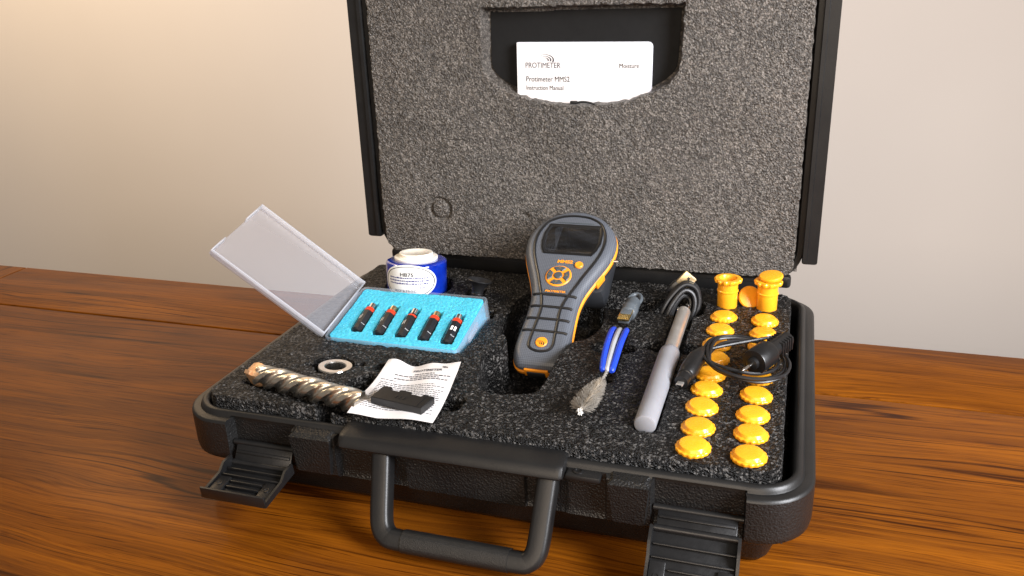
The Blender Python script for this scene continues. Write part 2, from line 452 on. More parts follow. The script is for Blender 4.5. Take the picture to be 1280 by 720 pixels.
prof = [(.050, -.0747, 0), (.032, -.0748, 0), (.0265, -.0735, 0), (.0230, -.0690, 0), (.0170, -.052, 0), (.0150, -.048, 0), (.0100, -.0455, 0), (.0035, -.0440, .8), (.0008, -.0415, 1), (0, -.037, 1),
        (0, -.0135, 1), (.0006, -.0120, 1), (.0020, -.0113, 1), (.0064, -.0113, 1), (.0070, -.0100, .75), (.0078, -.0082, .75), (.0092, -.0071, 0), (.0112, -.0071, 0), (.0126, -.0082, 0), (.0134, -.0105, 0), (.0140, -.016, 0), (.0150, -.05, 0)]
g = G(); g.loft([case_ring(*p) for p in prof[:10+1]], cap1=False)
shell = build('base_shell', g, 'case_pebble', case, 40, CS)
g = G(); g.loft([case_ring(*p) for p in prof[10:]], cap0=False)
build('rim', g, 'case_smooth', shell, 50, (0, 0, 0)).parent = shell
for o in shell.children: o.location = CS
# handle cover
g = G()
pf = [(-.0035, -.0125), (-.0038, -.0066), (-.0052, -.0048), (-.0080, -.0044), (-.0190, -.0066), (-.0206, -.0072), (-.0218, -.0082), (-.0244, -.0122), (-.0248, -.0138), (-.0240, -.0152), (-.0215, -.0158), (-.0100, -.0158)]
cy_, cz_ = -.0135, -.0115
rings = []
for x, sc in ((-.0815, .55), (-.0808, .86), (-.079, .97), (-.076, 1), (-.05, 1), (0, 1), (.05, 1), (.068, 1), (.071, .97), (.0728, .86), (.0734, .55)):
    rings.append([(x, cy_+(y-cy_)*sc, cz_+(z-cz_)*sc) for y, z in pf])
g.loft(rings); build('handle_cover', g, 'case_smooth', case, 22, CS)
# lock tab with a hole beside the cover
g = G(); g.rbox((.0850, -.0135, -.0138), (.022, .014, .004), .0012); tab = build('lock_tab', g, 'case_smooth', case, 40, CS)
g = G(); g.lathe([(.0032, -.0117), (.0032, -.0112), (.0021, -.0110), (.0018, -.0135)], 18, Matrix.Translation((.0815, -.0155, 0))); o = build('padlock_eye', g, 'black_plastic', tab, 40); o.location = CS
for bx0, bx1 in ((-.119, -.088), (.101, .126)):      # shoulder blocks either side of the handle
    g = G(); w = bx1-bx0
    g.loft([[(bx0+.001, -.0085, -.0095), (bx1-.001, -.0085, -.0095), (bx1-.003, -.0195, -.0106), (bx0+.003, -.0195, -.0106)][::-1],
            [(bx0, -.0085, -.0105), (bx1, -.0085, -.0105), (bx1, -.0225, -.0130), (bx0, -.0225, -.0130)][::-1],
            [(bx0+.001, -.0085, -.0425), (bx1-.001, -.0085, -.0425), (bx1-.003, -.0205, -.0405), (bx0+.003, -.0205, -.0405)][::-1]])
    build('shoulder_block', g, 'case_pebble', case, 25, CS)
# handle lying against the table
hp = []
LX, RX = -.0430, .0615
py, pz, gy, gz = -.0160, -.0175, -.0455, -.0632
def hpt(x, t): return (x+(-.0080*(1-t) if x < 0 else .0015*(1-t)), py+(gy-py)*t, pz+(gz-pz)*t)
hp = [hpt(LX, 0), hpt(LX, .35), hpt(LX, .72), hpt(LX+.0010, .88), hpt(LX+.0045, .97), hpt(LX+.012, 1), hpt((LX+RX)/2, 1.0), hpt(RX-.012, 1), hpt(RX-.0045, .97), hpt(RX-.0010, .88), hpt(RX, .72), hpt(RX, .35), hpt(RX, 0)]
def sweep_rect(pts, hw, ht, nrm, sub=5, rnd=.45):
    P = spline(pts, sub); N = Vector(nrm).normalized(); rings = []; m = len(P)
    for i, p in enumerate(P):
        t = ((P[i+1] if i < m-1 else p)-(P[i-1] if i else p)).normalized(); B = t.cross(N).normalized()
        q = rrect(-hw, hw, -ht, ht, min(hw, ht)*rnd*2*.99, 0, 3)
        rings.append([tuple(p+B*a+N*b) for a, b, _ in q])
    return rings
nrm = Vector((0, -(gz-pz), (gy-py)))
g = G(); g.loft(sweep_rect(hp, .0066, .0064, nrm, 5, .26)); hd = build('handle', g, 'case_smooth', case, 50, CS)
g = G(); gp = [hpt(LX+.0165, 1), hpt(LX+.03, 1), hpt((LX+RX)/2, 1), hpt(RX-.03, 1), hpt(RX-.0165, 1)]
g.loft(sweep_rect(gp, .0074, .0071, nrm, 4, .34)); o = build('grip', g, 'grip_plastic', hd, 50); o.location = CS

# draw latches: pivot bar, link, lever plate with ribs and a lip
def latch(xc, w, piv, ang, length, lift):
    c, s = math.cos(ang), math.sin(ang)
    # local: X across, T out along the lever, N lever normal (inner face upwards)
    X = frame((xc, piv[0], piv[1]), (1, 0, 0), (0, -c, s))      # local y = T (outwards), local z = X x T
    X = Matrix(((1, 0, 0, xc), (0, -c, s, piv[0]), (0, s, c, piv[1]), (0, 0, 0, 1)))
    root = bpy.data.objects.new('latch', None); COL.objects.link(root); root.parent = case
    root.location = (xc, piv[0]-.14, piv[1]+H)
    sh = (-xc, -piv[0], -piv[1])
    def bd(nm, g, mat='black_plastic'): return build(nm, g, mat, root, 40, sh)
    g = G(); g.rbox((0, length*.5, -.0009), (w, length, .0018), .0006, X); bd('lever', g)
    for sx in (-1, 1):
        g = G(); pr = [(0, -.001), (0, .007), (length*.25, .0075), (length*.42, .0035), (length*.97, .0030), (length, -.001)]
        rings = [[(sx*(w/2)-.0009, a, b) for a, b in pr], [(sx*(w/2)+.0009, a, b) for a, b in pr]]
        g.loft(rings, X=X); bd('side_wall', g)
        g = G(); g.rbox((sx*(w/2-.006), length*.70, .0010), (.0095, length*.5, .0022), .0006, X); pad = bd('pad', g)
        g = G(); g.lathe([(.0019, .0020), (.0019, .0026), (.0014, .0026), (.0013, .0022)], 16, X @ Matrix.Translation((sx*(w/2-.006), length*.66, 0))); o = build('stud', g, 'black_plastic', pad, 40, sh)
    for t in (.22, .40, .55, .70, .85):
        g = G(); g.rbox((0, length*t, .0012), (w-.024 if t > .45 else w-.003, .0014, .0026), .0005, X); bd('rib', g)
    g = G(); g.rbox((0, length-.0008, .0030), (w+.001, .0018, lift), .0006, X); bd('lip', g)
    g = G(); g.tube([(xc-w/2+.001, piv[0], piv[1]+.0005), (xc+w/2-.001, piv[0], piv[1]+.0005)], .0024, 10, sub=1); bd('pivot', g)
    g = G(); g.tube([(xc-w/2-.001, -.0140, -.0295), (xc+w/2+.001, -.0140, -.0295)], .0021, 10, sub=1); bd('hinge_bar', g, 'case_smooth')
    a = Vector((xc, -.0150, -.0305)); b = Vector((xc, piv[0], piv[1]+.001))
    Y = along(a, b, (0, 1, 0)); L = (b-a).length
    g = G(); g.rbox((0, 0, L/2), (w-.004, .0022, L), .0006, Y); lk = bd('link', g)
    g = G(); g.rbox((0, .0016, L*.42), (w-.006, .0018, .0022), .0006, Y); build('ridge', g, 'black_plastic', lk, 40, sh)
    g = G(); g.rbox((0, -.0016, L*.42), (w-.006, .0018, .0022), .0006, Y); build('ridge', g, 'black_plastic', lk, 40, sh)
    return root
latch(-.1445, .049, (-.0215, -.0420), math.radians(-7), .036, .0085)
latch(.1545, .051, (-.0240, -.0375), math.radians(-38), .043, .0060)

# base foam: one height field, its recesses cut for the tools
nx, ny = 610, 440
xa = np.linspace(-.2015, .2035, nx); ya = np.linspace(-.0095, .2865, ny); X, Y = np.meshgrid(xa, ya)
jit = .0007*fnoise(X.shape, 3)+.0005*fnoise(X.shape, 8)
Z = .00017*fnoise(X.shape, 1.6)+.00016*fnoise(X.shape, 4)+.0003*fnoise(X.shape, 40)
def cut(d, depth, edge=.0018, wob=.22):
    global Z
    Z = Z-depth*sstep(.5-(d+jit*wob)/edge)
meter_out = [(-.027, .150), (-.029, .180), (-.030, .215), (-.018, .243), (.010, .250), (.036, .244), (.046, .215), (.052, .188), (.052, .165), (.046, .150), (.037, .140), (.034, .118), (.034, .094), (.0345, .064), (.029, .052), (.006, .047), (-.006, .052), (-.012, .066), (-.021, .098), (-.022, .108), (-.013, .116), (-.012, .130), (-.018, .142)]
cut(d_poly(X, Y, [tuple(p) for p in spline([(a, b, 0) for a, b in meter_out], 4, True)]), .040)
cut(d_box(X, Y, .080, .229, .050, .0135, .005), .026)
cut(d_box(X, Y, .108, .229, .020, .017, .006), .030)
cut(d_ell(X, Y, .071, .138, .0165, .0095), .020)
cut(d_box(X, Y, .0745, .125, .0050, .045, .003, math.radians(3)), .006)
cut(d_ell(X, Y, .116, .1485, .0235, .0105), .022)
cut(d_box(X, Y, .1153, .120, .0072, .098, .003), .012)
cut(np.minimum(d_ell(X, Y, -.129, .0615, .0155, .0145), d_box(X, Y, -.129, .0610, .023, .0016, .001, .25)), .024, wob=.6)
cut(d_box(X, Y, -.129, .0125, .052, .0072, .004, math.radians(-14)), .0045, .004)
cut(d_ell(X, Y, -.0965, .022, .0105, .030, -.15), .022)
cut(d_box(X, Y, -.092, .0655, .0022, .0045, .001), .010)
cut(d_ell(X, Y, -.058, .070, .014, .0085), .020, wob=.6)
cut(d_box(X, Y, -.020, .026, .0095, .010, .003), .018, wob=.6)
cut(d_box(X, Y, -.1015, .1460, .0600, .0450, .004), .024, wob=.6)
cut(d_ell(X, Y, -.132, .229, .031, .031), .030)
cut(d_box(X, Y, -.0735, .215, .0075, .022, .004), .010)
Z = np.where(Z < -.03, -.03-(Z+.03)*-.35, Z)
Z = Z-.0005*np.abs(fnoise(X.shape, 2.2))*(Z < -.004)
edge = d_box(X, Y, .0010, .1375, .1995, .1440, .014)
Z = Z-.045*sstep(.5+(edge+.25*jit)/.0022)
Z = np.maximum(Z, -.047)
grid_mesh('base_foam', np.stack([X, Y-.14, Z+H], -1), 'foam', case)

# ------------------------------------------------------------------ lid of the case
LT = math.radians(1.0)
LM = Matrix.Translation((0, .300-.14, H)) @ Matrix(((1, 0, 0, 0), (0, math.sin(LT), math.cos(LT), 0), (0, math.cos(LT), -math.sin(LT), 0), (0, 0, 0, 1)))
# local lid axes: x across, y up the lid, z backwards
def lid_part(nm, g, mat, parent, smooth=40):
    o = build(nm, g, mat, parent, smooth); o.matrix_local = LM if parent == case else Matrix.Identity(4); return o
def lring(ins, d): return rrect(-.2045+ins, .2070-ins, .0035+ins, .322-ins, max(.030-ins, .004), d, 8)
g = G(); g.loft([lring(.0065, .030), lring(.0062, .004), lring(.0050, .0015), lring(.0010, .0015), lring(0, .0030), lring(0, .016), lring(.002, .045), lring(.008, .058), lring(.02, .061)][::-1], cap1=True)
lid = lid_part('lid_shell', g, 'case_smooth', case)
for sx, xi, xo in ((-1, -.2035, -.2178), (1, .2060, .2190)):
    g = G(); a, b = min(xi, xo), max(xi, xo)
    g.loft([rrect(a, b, .0225, .312, .0015, -.0015, 2), rrect(a, b, .0215, .313, .002, .0000, 2), rrect(a, b, .0215, .313, .002, .0095, 2), rrect(a+.003 if sx < 0 else a, b if sx < 0 else b-.003, .0225, .312, .002, .0125, 2)])
    lid_part('side_flange', g, 'case_smooth', lid)
    g = G(); xr = (a if sx > 0 else b-.0048); g.loft([rrect(xr+.0008, xr+.0040, .024, .311, .0008, -.0034, 2), rrect(xr, xr+.0048, .0232, .312, .001, -.0010, 2)])
    lid_part('seal_bead', g, 'case_smooth', lid)
for x in (-.150, .0, .150):
    g = G(); g.tube([(x-.035, .0015, .0052), (x+.035, .0015, .0052)], .0036, 12, sub=1); lid_part('hinge_knuckle', g, 'case_smooth', lid)
for x in (-.1880, .1915):
    g = G(); g.rbox((x, .0030, .0050), (.014, .012, .010), .003); lid_part('hinge_boss', g, 'case_smooth', lid)
g = G(); g.rbox((.0015, -.0025, .0040), (.345, .0200, .0045), .0015); lid_part('hinge_leaf', g, 'case_smooth', lid)

nx, ny = 600, 470
xa = np.linspace(-.2000, .2028, nx); ya = np.linspace(.0062, .3210, ny); X, Y = np.meshgrid(xa, ya)
Zl = .00011*fnoise(X.shape, 1.4)+.00013*fnoise(X.shape, 2.4)+.0009*fnoise(X.shape, 45)
jit = .0004*fnoise(X.shape, 3)
pk = [(-.082, .2420)]+[(.0055+.0885*math.cos(math.radians(180+t)), .1945+.0355*math.sin(math.radians(180+t))) for t in range(0, 181, 10)]+[(.0960, .2420)]
dp = d_poly(X, Y, pk)
wall_soft = np.where((Y < .2395) & (X < .06), .0042, .0024)
Zl = Zl-.0155*sstep(.5-(dp+jit)/wall_soft)
Zl = np.where(dp < -.004, -.0155, Zl)
rd = np.hypot(X+.1345, Y-.0555)
Zl = Zl-.0032*np.exp(-((rd-.0100)/.0019)**2)
rs = np.hypot((X+.046)/1.6, Y-.0535); Zl = Zl-.0030*np.exp(-(rs/.0022)**2)
rs = np.hypot(X-.078, (Y-.2462)/.6); Zl = Zl-.0026*np.exp(-(rs/.0042)**2)
edge = d_box(X, Y, .0014, .1636, .1990, .1558, .016)
Zl = Zl-.028*sstep(.5+(edge+.7*jit)/.0022)
Zl = np.maximum(Zl, -.028)
Pl = np.stack([X, Y, -.0045-Zl], -1)[:, ::-1]           # z backwards: foam sits 4.5 mm proud
o = grid_mesh('lid_foam', Pl, 'foam_lid_lit', case); o.matrix_local = LM
g = G(); g.loft([[(*p, .0098) for p in offset_poly(pk, .003)], [(*p, .0104) for p in offset_poly(pk, .003)]])
lid_part('pocket_liner', g, 'liner', lid, 0)

g = G(); g.rbox((.0015, .1606, -.0040), (.0070, .0030, .0030), .0010); lid_part('pocket_tab', g, 'black_rubber', lid)
g = G(); g.tube([(.003, .1600, -.0044), (.009, .1612, -.0046), (.016, .1606, -.0046), (.021, .1590, -.0044)], .0010, 8); lid_part('pocket_loop', g, 'black_rubber', lid)
# instruction manual standing in the lid pocket
LW = Matrix.Translation((0, .14, 0)) @ LM
man = thing('instruction_manual', 'white printed instruction booklet tucked in the pocket of the case lid', 'booklet', LW @ frame((-.0495, .150, .0018), (1, -.012, 0), (0, 1, .035)))
def page(w, h, r, z, k=4): return [(0, 0, z), (w, 0, z)]+[(w-r+r*math.cos(math.radians(a)), h-r+r*math.sin(math.radians(a)), z) for a in range(0, 91, 30)]+[(0, h, z)]
MW, MH = .1230, .0632
g = G(); g.loft([page(MW, MH, .004, -.0076), page(MW, MH, .004, -.0070)][::1]); bk = build('back_cover', g, 'paper', man, 30)
for k in range(9):
    g = G(); w = MW-.0012-.0006*(k % 2); z = -.0069+k*.00086
    g.loft([page(w, MH-.0005*(k % 2), .004, z), page(w, MH-.0005*(k % 2), .004, z+.00072)]); build('page', g, 'paper_edge', man, 30)
g = G(); g.loft([page(MW-.0035, MH-.0004, .004, .0011), page(MW-.0035, MH-.0004, .004, .0015)]); cov = build('front_cover', g, 'paper', man, 30)
# the booklet's front faces -z in lid axes; mirror its frame so that +z looks out of the pocket
man.matrix_world = LW @ Matrix(((1, .0, .0, -.0530), (-.012, 1, 0, .1490), (0, .02, -1, .0030), (0, 0, 0, 1)))
def put_text(nm, body, size, x, y, z, mat, parent, width=None, bold=0, align='LEFT', shear=0):
    vs, fs = text_geo(body, size, width, bold, align, shear); g = G(); g.add([(a+x, b+y, z) for a, b, _ in vs], fs); return build(nm, g, mat, parent, 0)
def arcs(nm, cx, cy, s, z, mat, parent):
    g = G()
    for k, (r, a0, a1) in enumerate(((.35, -25, 100), (.62, -25, 112), (.92, -25, 122))):
        n_ = 14; vi = []; vo = []
        for i in range(n_+1):
            a = math.radians(a0+(a1-a0)*i/n_); th = .085*(1-.75*i/n_)
            vi.append((cx+s*(r-th)*math.cos(a)*1.35, cy+s*(r-th)*math.sin(a)*.8, z)); vo.append((cx+s*(r+th)*math.cos(a)*1.35, cy+s*(r+th)*math.sin(a)*.8, z))
        g.loft([vi, vo], closed=False, cap0=False, cap1=False)
    return build(nm, g, mat, parent, 0)
put_text('logo_lettering', 'PROTIMETER', .0068, .0078, .0412, .0017, 'ink_soft', man, .0325)
arcs('logo_arcs', .0265, .0482, .0062, .0017, 'ink_soft', man)
put_text('corner_lettering', 'Moisture', .0054, .0935, .0415, .0017, 'ink', man, .0172)
put_text('title_lettering', 'Protimeter MMS2', .0066, .0082, .0292, .0017, 'ink', man, .0405)
put_text('subtitle_lettering', 'Instruction Manual', .0057, .0084, .0218, .0017, 'ink', man, .0345)

# ------------------------------------------------------------------ moisture meter
Bm = Vector((.0133, .120, -.014+H)); am = Vector((-.013, .869, .4947)).normalized()
MX = frame(Bm, (1, 0, 0), am)
meter = thing('moisture_meter', 'grey and orange handheld moisture meter with display and keypad propped in the foam', 'meter', MX)
HW = [(0, .0125), (.0012, .0160), (.004, .0188), (.009, .0210), (.016, .0222), (.026, .0222), (.04, .0212), (.054, .0205), (.066, .0208), (.078, .0230), (.090, .0272), (.102, .0322), (.114, .0368), (.126, .0394), (.137, .0392), (.147, .0360), (.156, .0300), (.163, .0225), (.1675, .0135), (.1700, .0050)]
def hw(v):
    for (a, b), (c, d) in zip(HW, HW[1:]):
        if a <= v <= c: return b+(d-b)*(v-a)/(c-a)
    return .005
def outline(step=5):
    R = [(b, a, 0) for a, b in HW]; L = [(-b, a, 0) for a, b in reversed(HW)]
    return [(p.x, p.y) for p in spline(R, step)]+[(p.x, p.y) for p in spline(L, step)]
OUT = outline()
def lay(ins, w):
    P = offset_poly(OUT, ins) if abs(ins) > 1e-6 else OUT
    return [(a, b, w) for a, b in P]
g = G(); g.loft([lay(.006, -.024), lay(.003, -.022), lay(.0012, -.017), lay(.0008, -.0120)]); build('back_shell', g, 'meter_dark', meter, 40)
g = G(); g.loft([lay(.0004, -.0120), lay(-.0006, -.0114), lay(-.0009, -.0088), lay(.0004, -.0076)]); bump_ = build('bumper', g, 'orange', meter, 40)
g = G(); g.loft([lay(.0004, -.0078), lay(-.0003, -.0060), lay(.0006, -.0030), lay(.0026, -.0005), lay(.0052, .0008), lay(.0075, .0011)]); face = build('front_shell', g, 'meter_grey', meter, 40)
g = G(); g.rbox((.003, .124, -.028), (.066, .070, .026), .007); build('battery_housing', g, 'meter_dark', meter, 40)
g = G(); g.rbox((0, 0, -.0112), (.0042, .0120, .0062), .0010, Matrix.Translation((.0308, .0985, 0)) @ Matrix.Rotation(math.radians(-22), 4, 'Z')); build('side_clip', g, 'orange', bump_, 40)
g = G(); g.lathe([(.0015, -.0005), (.0015, .003), (.001, .0036)], 12, Matrix.Translation((.0395, .121, -.010)) @ Matrix.Rotation(math.pi/2, 4, 'Y')); build('contact_pin', g, 'chrome', meter)
# screen: bezel, glass
scr = [(-.0210, .1155), (.0215, .1155), (.0250, .1215), (.0272, .1300), (.0270, .1400), (.0250, .1505), (-.0220, .1505), (-.0252, .1400), (-.0255, .1300), (-.0240, .1215)]
scr = [(x+.0005, y) for x, y in scr]
g = G(); g.loft([[(*p, .0011) for p in scr], [(*p, .0019) for p in scr], [(*p, .0019) for p in offset_poly(scr, .0014)], [(*p, .0007) for p in offset_poly(scr, .0036)]], cap1=False); bz = build('screen_bezel', g, 'black_plastic', meter, 20)
inner = offset_poly(scr, .0030)
g = G(); g.loft([[(*p, .0006) for p in inner], [(*p, .0011) for p in inner]]); build('screen', g, 'display', meter, 0)
# dark seam running round the face and the cross bars of the grip
sp = []
vv = [.020, .030, .042, .056, .068, .080, .092, .104, .116, .128, .138, .147, .154]
Rr = [(hw(v)-.0088-(.0036 if v < .06 else .0018 if v < .075 else 0), v, .0010) for v in vv]
sp = Rr+[(.0135, .1592, .0010), (.005, .1610, .0010), (-.005, .1610, .0010), (-.0135, .1592, .0010)]+[(-a, b, c) for a, b, c in reversed(Rr)]+[(-.0068, .0155, .0010), (0, .0138, .0010), (.0068, .0155, .0010)]
g = G(); g.tube(sp, .00120, 8, sub=5, closed=True); build('face_seam', g, 'black_plastic', meter)
for v in (.0705, .0580, .0455, .0332):
    g = G(); w = hw(v)-.0032; g.tube([(-w, v-.0004, .0002), (-w+.003, v, .0013), (0, v+.0002, .0016), (w-.003, v, .0013), (w, v-.0004, .0002)], .00110, 8, sub=4); build('grip_bar', g, 'black_plastic', meter)
g = G(); g.tube([(-.030, .1535, -.0010), (-.015, .1528, .0010), (0, .1526, .0013), (.015, .1528, .0010), (.030, .1535, -.0010)], .0005, 6); build('cap_seam', g, 'button_dark', meter)
put_text('model_lettering', 'MMS2', .0046, -.0060, .1060, .00135, 'orange', meter, .0135, .04)
put_text('maker_lettering', 'PROTIMETER', .0030, -.0090, .0733, .00175, 'orange', meter, .0175, .03)
g = G(); g.rbox((-.0002, .0744, .0012), (.0195, .0038, .0008), .0003); build('maker_plate', g, 'button_dark', meter)
g = G(); g.lathe([(.0036, .0008), (.0036, .0022), (.0030, .0029), (.0012, .0027), (.0003, .0026)], 20, Matrix.Translation((.0135, .1045, 0))); build('power_button', g, 'orange', meter)
g = G(); g.lathe([(.0112, .0008), (.0112, .0016), (.0106, .0021), (.0002, .0021)], 36, Matrix.Translation((-.0015, .0912, 0))); kp = build('keypad_ring', g, 'orange', meter)
for k in range(4):
    a0 = math.radians(90*k+45+10); P = []
    for i in range(9): a = a0+math.radians(70)*i/8; P.append((.0098*math.cos(a), .0098*math.sin(a)))
    for i in range(8, -1, -1): a = a0+math.radians(6)+math.radians(58)*i/8; P.append((.0052*math.cos(a), .0052*math.sin(a)))
    g = G(); T_ = Matrix.Translation((-.0015, .0912, 0)); g.prism(P, .0015, .0031, .0005, T_); kb = build('key', g, 'button_dark', kp, 30)
    am_ = a0+math.radians(35); c, s = math.cos(am_), math.sin(am_)
    tri = [(.0089*c, .0089*s), (.0066*c-.0016*s, .0066*s+.0016*c), (.0066*c+.0016*s, .0066*s-.0016*c)]
    g = G(); g.add([(x-.0015, y+.0912, .0033) for x, y in tri], [(0, 1, 2)]); build('arrow', g, 'brass', kb, 0)
g = G(); g.lathe([(.0036, .0015), (.0036, .0028), (.0030, .0034), (.0002, .0036)], 24, Matrix.Translation((-.0015, .0912, 0))); build('centre_key', g, 'button_dark', kp)
g = G(); g.lathe([(.0048, .0009), (.0048, .0017), (.0043, .0021), (.0002, .0021)], 28, Matrix.Translation((0, .0225, 0))); eb = build('emblem', g, 'orange', meter)
arcs('emblem_arcs', -.0024, .0205, .0040, .0023, 'meter_dark', eb)
g = G(); g.rbox((0, -.0008, -.0080), (.0200, .0022, .0085), .0008); cl = build('end_clip', g, 'orange', meter)
g = G(); g.rbox((0, -.0022, -.0080), (.0150, .0014, .0050), .0005); build('socket_cover', g, 'meter_dark', cl)

# ------------------------------------------------------------------ sensor box with cyan foam, and its five sensors
tv = Vector((0, .0727, .0155)).normalized()
BX = frame((-.158, .1045, .0005+H), (1, 0, 0), tv)
BW, BD = .1115, .0705
box = thing('sensor_box', 'frosted clear plastic box with cyan foam insert and raised lid beside the blue bottle', 'box', BX)
def tray(g, x0, x1, y0, y1, zb, zt, th, r):
    g.loft([rrect(x0+.001, x1-.001, y0+.001, y1-.001, r-.001, zb, 4), rrect(x0, x1, y0, y1, r, zb+.001, 4), rrect(x0, x1, y0, y1, r, zt, 4),
            rrect(x0+th, x1-th, y0+th, y1-th, max(r-th, .0006), zt, 4), rrect(x0+th, x1-th, y0+th, y1-th, max(r-th, .0006), zb+th, 4)])
g = G(); tray(g, -.0030, BW+.0030, -.0030, BD+.0030, -.0215, .0012, .0012, .0045); build('tray', g, 'frosted', box, 35)
g = G(); g.rbox((BW+.0040, BD*.42, -.0035), (.0022, .022, .006), .0009); build('catch', g, 'frosted', box, 35)
nx, ny = 220, 150
xa = np.linspace(-.0008, BW+.0008, nx); ya = np.linspace(-.0008, BD+.0008, ny); X, Y = np.meshgrid(xa, ya)
Zb = .0006+.00012*fnoise(X.shape, 1.5)+.0003*fnoise(X.shape, 20)
SU = [.0178+.0203*k for k in range(5)]; SV = (.0300-.0008*0)
for k, u in enumerate(SU):
    d = d_box(X, Y, u+.0006, .0305-.0010*k, .0050, .0208, .0008, math.radians(4)); Zb = Zb-.0062*sstep(.5-d/.0011)
ed = d_box(X, Y, BW/2, BD/2, BW/2+.0006, BD/2+.0006, .0035); Zb = np.where(ed > -.0006, -.018, Zb)
grid_mesh('foam_insert', np.stack([X, Y, Zb], -1), 'cyan_foam', box)
# open lid, swung to the left about the tray's short side
th_ = math.radians(41); LL = .1115
LX_ = frame((-.0042, -.0030, .0010), (-math.cos(th_), 0, math.sin(th_)), (0, 1, 0))     # local x away from the hinge
LX_ = Matrix(((-math.cos(th_), 0, math.sin(th_), -.0042), (0, 1, 0, -.0035), (math.sin(th_), 0, math.cos(th_), .0010), (0, 0, 0, 1)))
lidb = bpy.data.objects.new('box_lid', None)
g = G(); g.loft([rrect(0, LL, 0, BD+.0070, .004, -.0006, 4), rrect(0, LL, 0, BD+.0070, .004, .0006, 4)], X=LX_); pl = build('lid_panel', g, 'frosted', box, 35)
g = G(); e0, e1 = .0008, .0016
for (x0, x1, y0, y1) in ((0, LL, 0, .0013), (0, LL, BD+.0057, BD+.0070), (0, .0013, .0013, BD+.0057), (LL-.0013, LL, .0013, .020), (LL-.0013, LL, .052, BD+.0057)):
    g.rbox(((x0+x1)/2, (y0+y1)/2, .0036), (x1-x0, y1-y0, .0058), .0004, LX_)
build('lid_rim', g, 'frosted_edge', pl, 35)
g = G(); g.tube([(-.0038, .006, .0012), (-.0038, BD-.006, .0012)], .0011, 8, sub=1); build('box_hinge', g, 'frosted', box)

def sensor(label, first=None, X=None, tip='chrome', label_at=None, rings=2, text=None):
    s = thing('humidity_sensor', label, 'sensor', X, 'humidity sensors in the cyan foam')
    # local: y along the sensor (tip at +y), z up; lies with its axis 2.4 mm above the slot floor
    A = Matrix.Rotation(-math.pi/2, 4, 'X')
    oct_ = lambda a, z: 1.0/max(abs(math.cos(((a+math.pi/8) % (math.pi/4))-math.pi/8)), .9)
    g = G(); g.lathe([(.0028, -.0190), (.0043, -.0182), (.0045, -.0120), (.0042, -.0115), (.0045, -.0110), (.0045, .0070), (.0038, .0072)], 16, A, oct_); build('body', g, 'sensor_black', s, 25)
    g = G(); g.lathe([(.0030, .0072), (.0030, .0128)], 16, A); build('neck', g, 'sensor_black', s)
    for k in range(rings):
        z = .0088+k*.0024; g = G(); g.lathe([(.0034, z-.0010), (.0044, z-.0006), (.0045, z), (.0044, z+.0006), (.0034, z+.0010)], 18, A); build('o_ring', g, 'red_ring', s)
    g = G(); g.lathe([(.0031, .0126), (.0031, .0192), (.0026, .0198), (.0003, .0199)], 16, A); build('sensor_tip', g, tip, s)
    if label_at is not None:
        a0 = math.radians(label_at); g = G(); r = .00472
        P = [[(r*math.sin(a), y, r*math.cos(a)) for a in (a0-.5, a0-.25, a0, a0+.25, a0+.5)] for y in (-.0052, .0002)]
        g.loft(P, closed=False, cap0=False, cap1=False); st = build('white_label', g, 'white_sticker', s, 40)
        if text:
            vs, fs = text_geo(text, .0024, None, .03, 'CENTER'); g = G()
            g.add([((r+.0001)*math.sin(a0+x/r), y-.0034, (r+.0001)*math.cos(a0+x/r)) for x, y, _ in vs], fs); build('label_lettering', g, 'ink', st, 0)
    return s
slab = ['black humidity sensor with red rings in the foam slot beside the box lid', 'black humidity sensor in the second foam slot from the open box lid',
        'black humidity sensor with a single red ring in the middle foam slot', 'black humidity sensor without a white label, fourth slot from the box lid', 'black humidity sensor with white label facing up in the slot farthest from the box lid']
cfg = [('chrome', -38, 2, None), ('brass', -40, 2, None), ('chrome', -38, 1, None), ('brass', None, 2, None), ('chrome', 22, 2, None)]
for k in range(5):
    sensor(slab[k], X=BX @ Matrix.Translation((SU[k]+.0006, .0305-.0010*k, -.0012)) @ Matrix.Rotation(math.radians(4), 4, 'Z'), tip=cfg[k][0], label_at=cfg[k][1], rings=cfg[k][2], text=cfg[k][3])

# ------------------------------------------------------------------ blue bottle
bt = thing('solution_bottle', 'squat glossy blue bottle with cream stopper and white oval label', 'bottle', F(-.1345, .2265, -.0290) @ Matrix.Rotation(math.radians(-6), 4, 'X'))
RB = .0282
g = G(); g.lathe([(.020, 0), (RB-.002, .0005), (RB, .003), (RB, .0522), (RB-.0004, .0538), (RB-.0016, .0547), (RB-.005, .0551), (.0205, .0552)], 56); build('bottle_body', g, 'blue_bottle', bt, 50)
g = G(); g.lathe([(.0198, .0552), (.0202, .0560), (.0202, .0574), (.0196, .0580), (.0162, .0582), (.0154, .0588), (.0152, .0591), (.0157, .0596), (.0157, .0608), (.0151, .0614), (.0120, .0615), (.0112, .0610), (.0002, .0609)], 48); build('stopper', g, 'cream_plastic', bt, 40)
LA, LZ = math.radians(-82), .0398               # label centre: angle about the bottle, height
def onb(x, y, lift): a = LA+x/RB; return ((RB+lift)*math.cos(a), (RB+lift)*math.sin(a), LZ+y)
def oval(nm, ax, ay, lift, mat, parent, ri=0):
    g = G(); rings = [[onb(ax*k*math.cos(2*math.pi*i/48), ay*k*math.sin(2*math.pi*i/48), lift) for i in range(48)] for k in ((1, .8, .6, .4, .2, .02) if not ri else (1, ri))]
    g.loft(rings, cap0=False, cap1=False); return build(nm, g, mat, parent, 60)
lb = oval('label', .0270, .0160, .0003, 'white_sticker', bt); oval('label_border', .0252, .0144, .00045, 'ink', lb, .965)
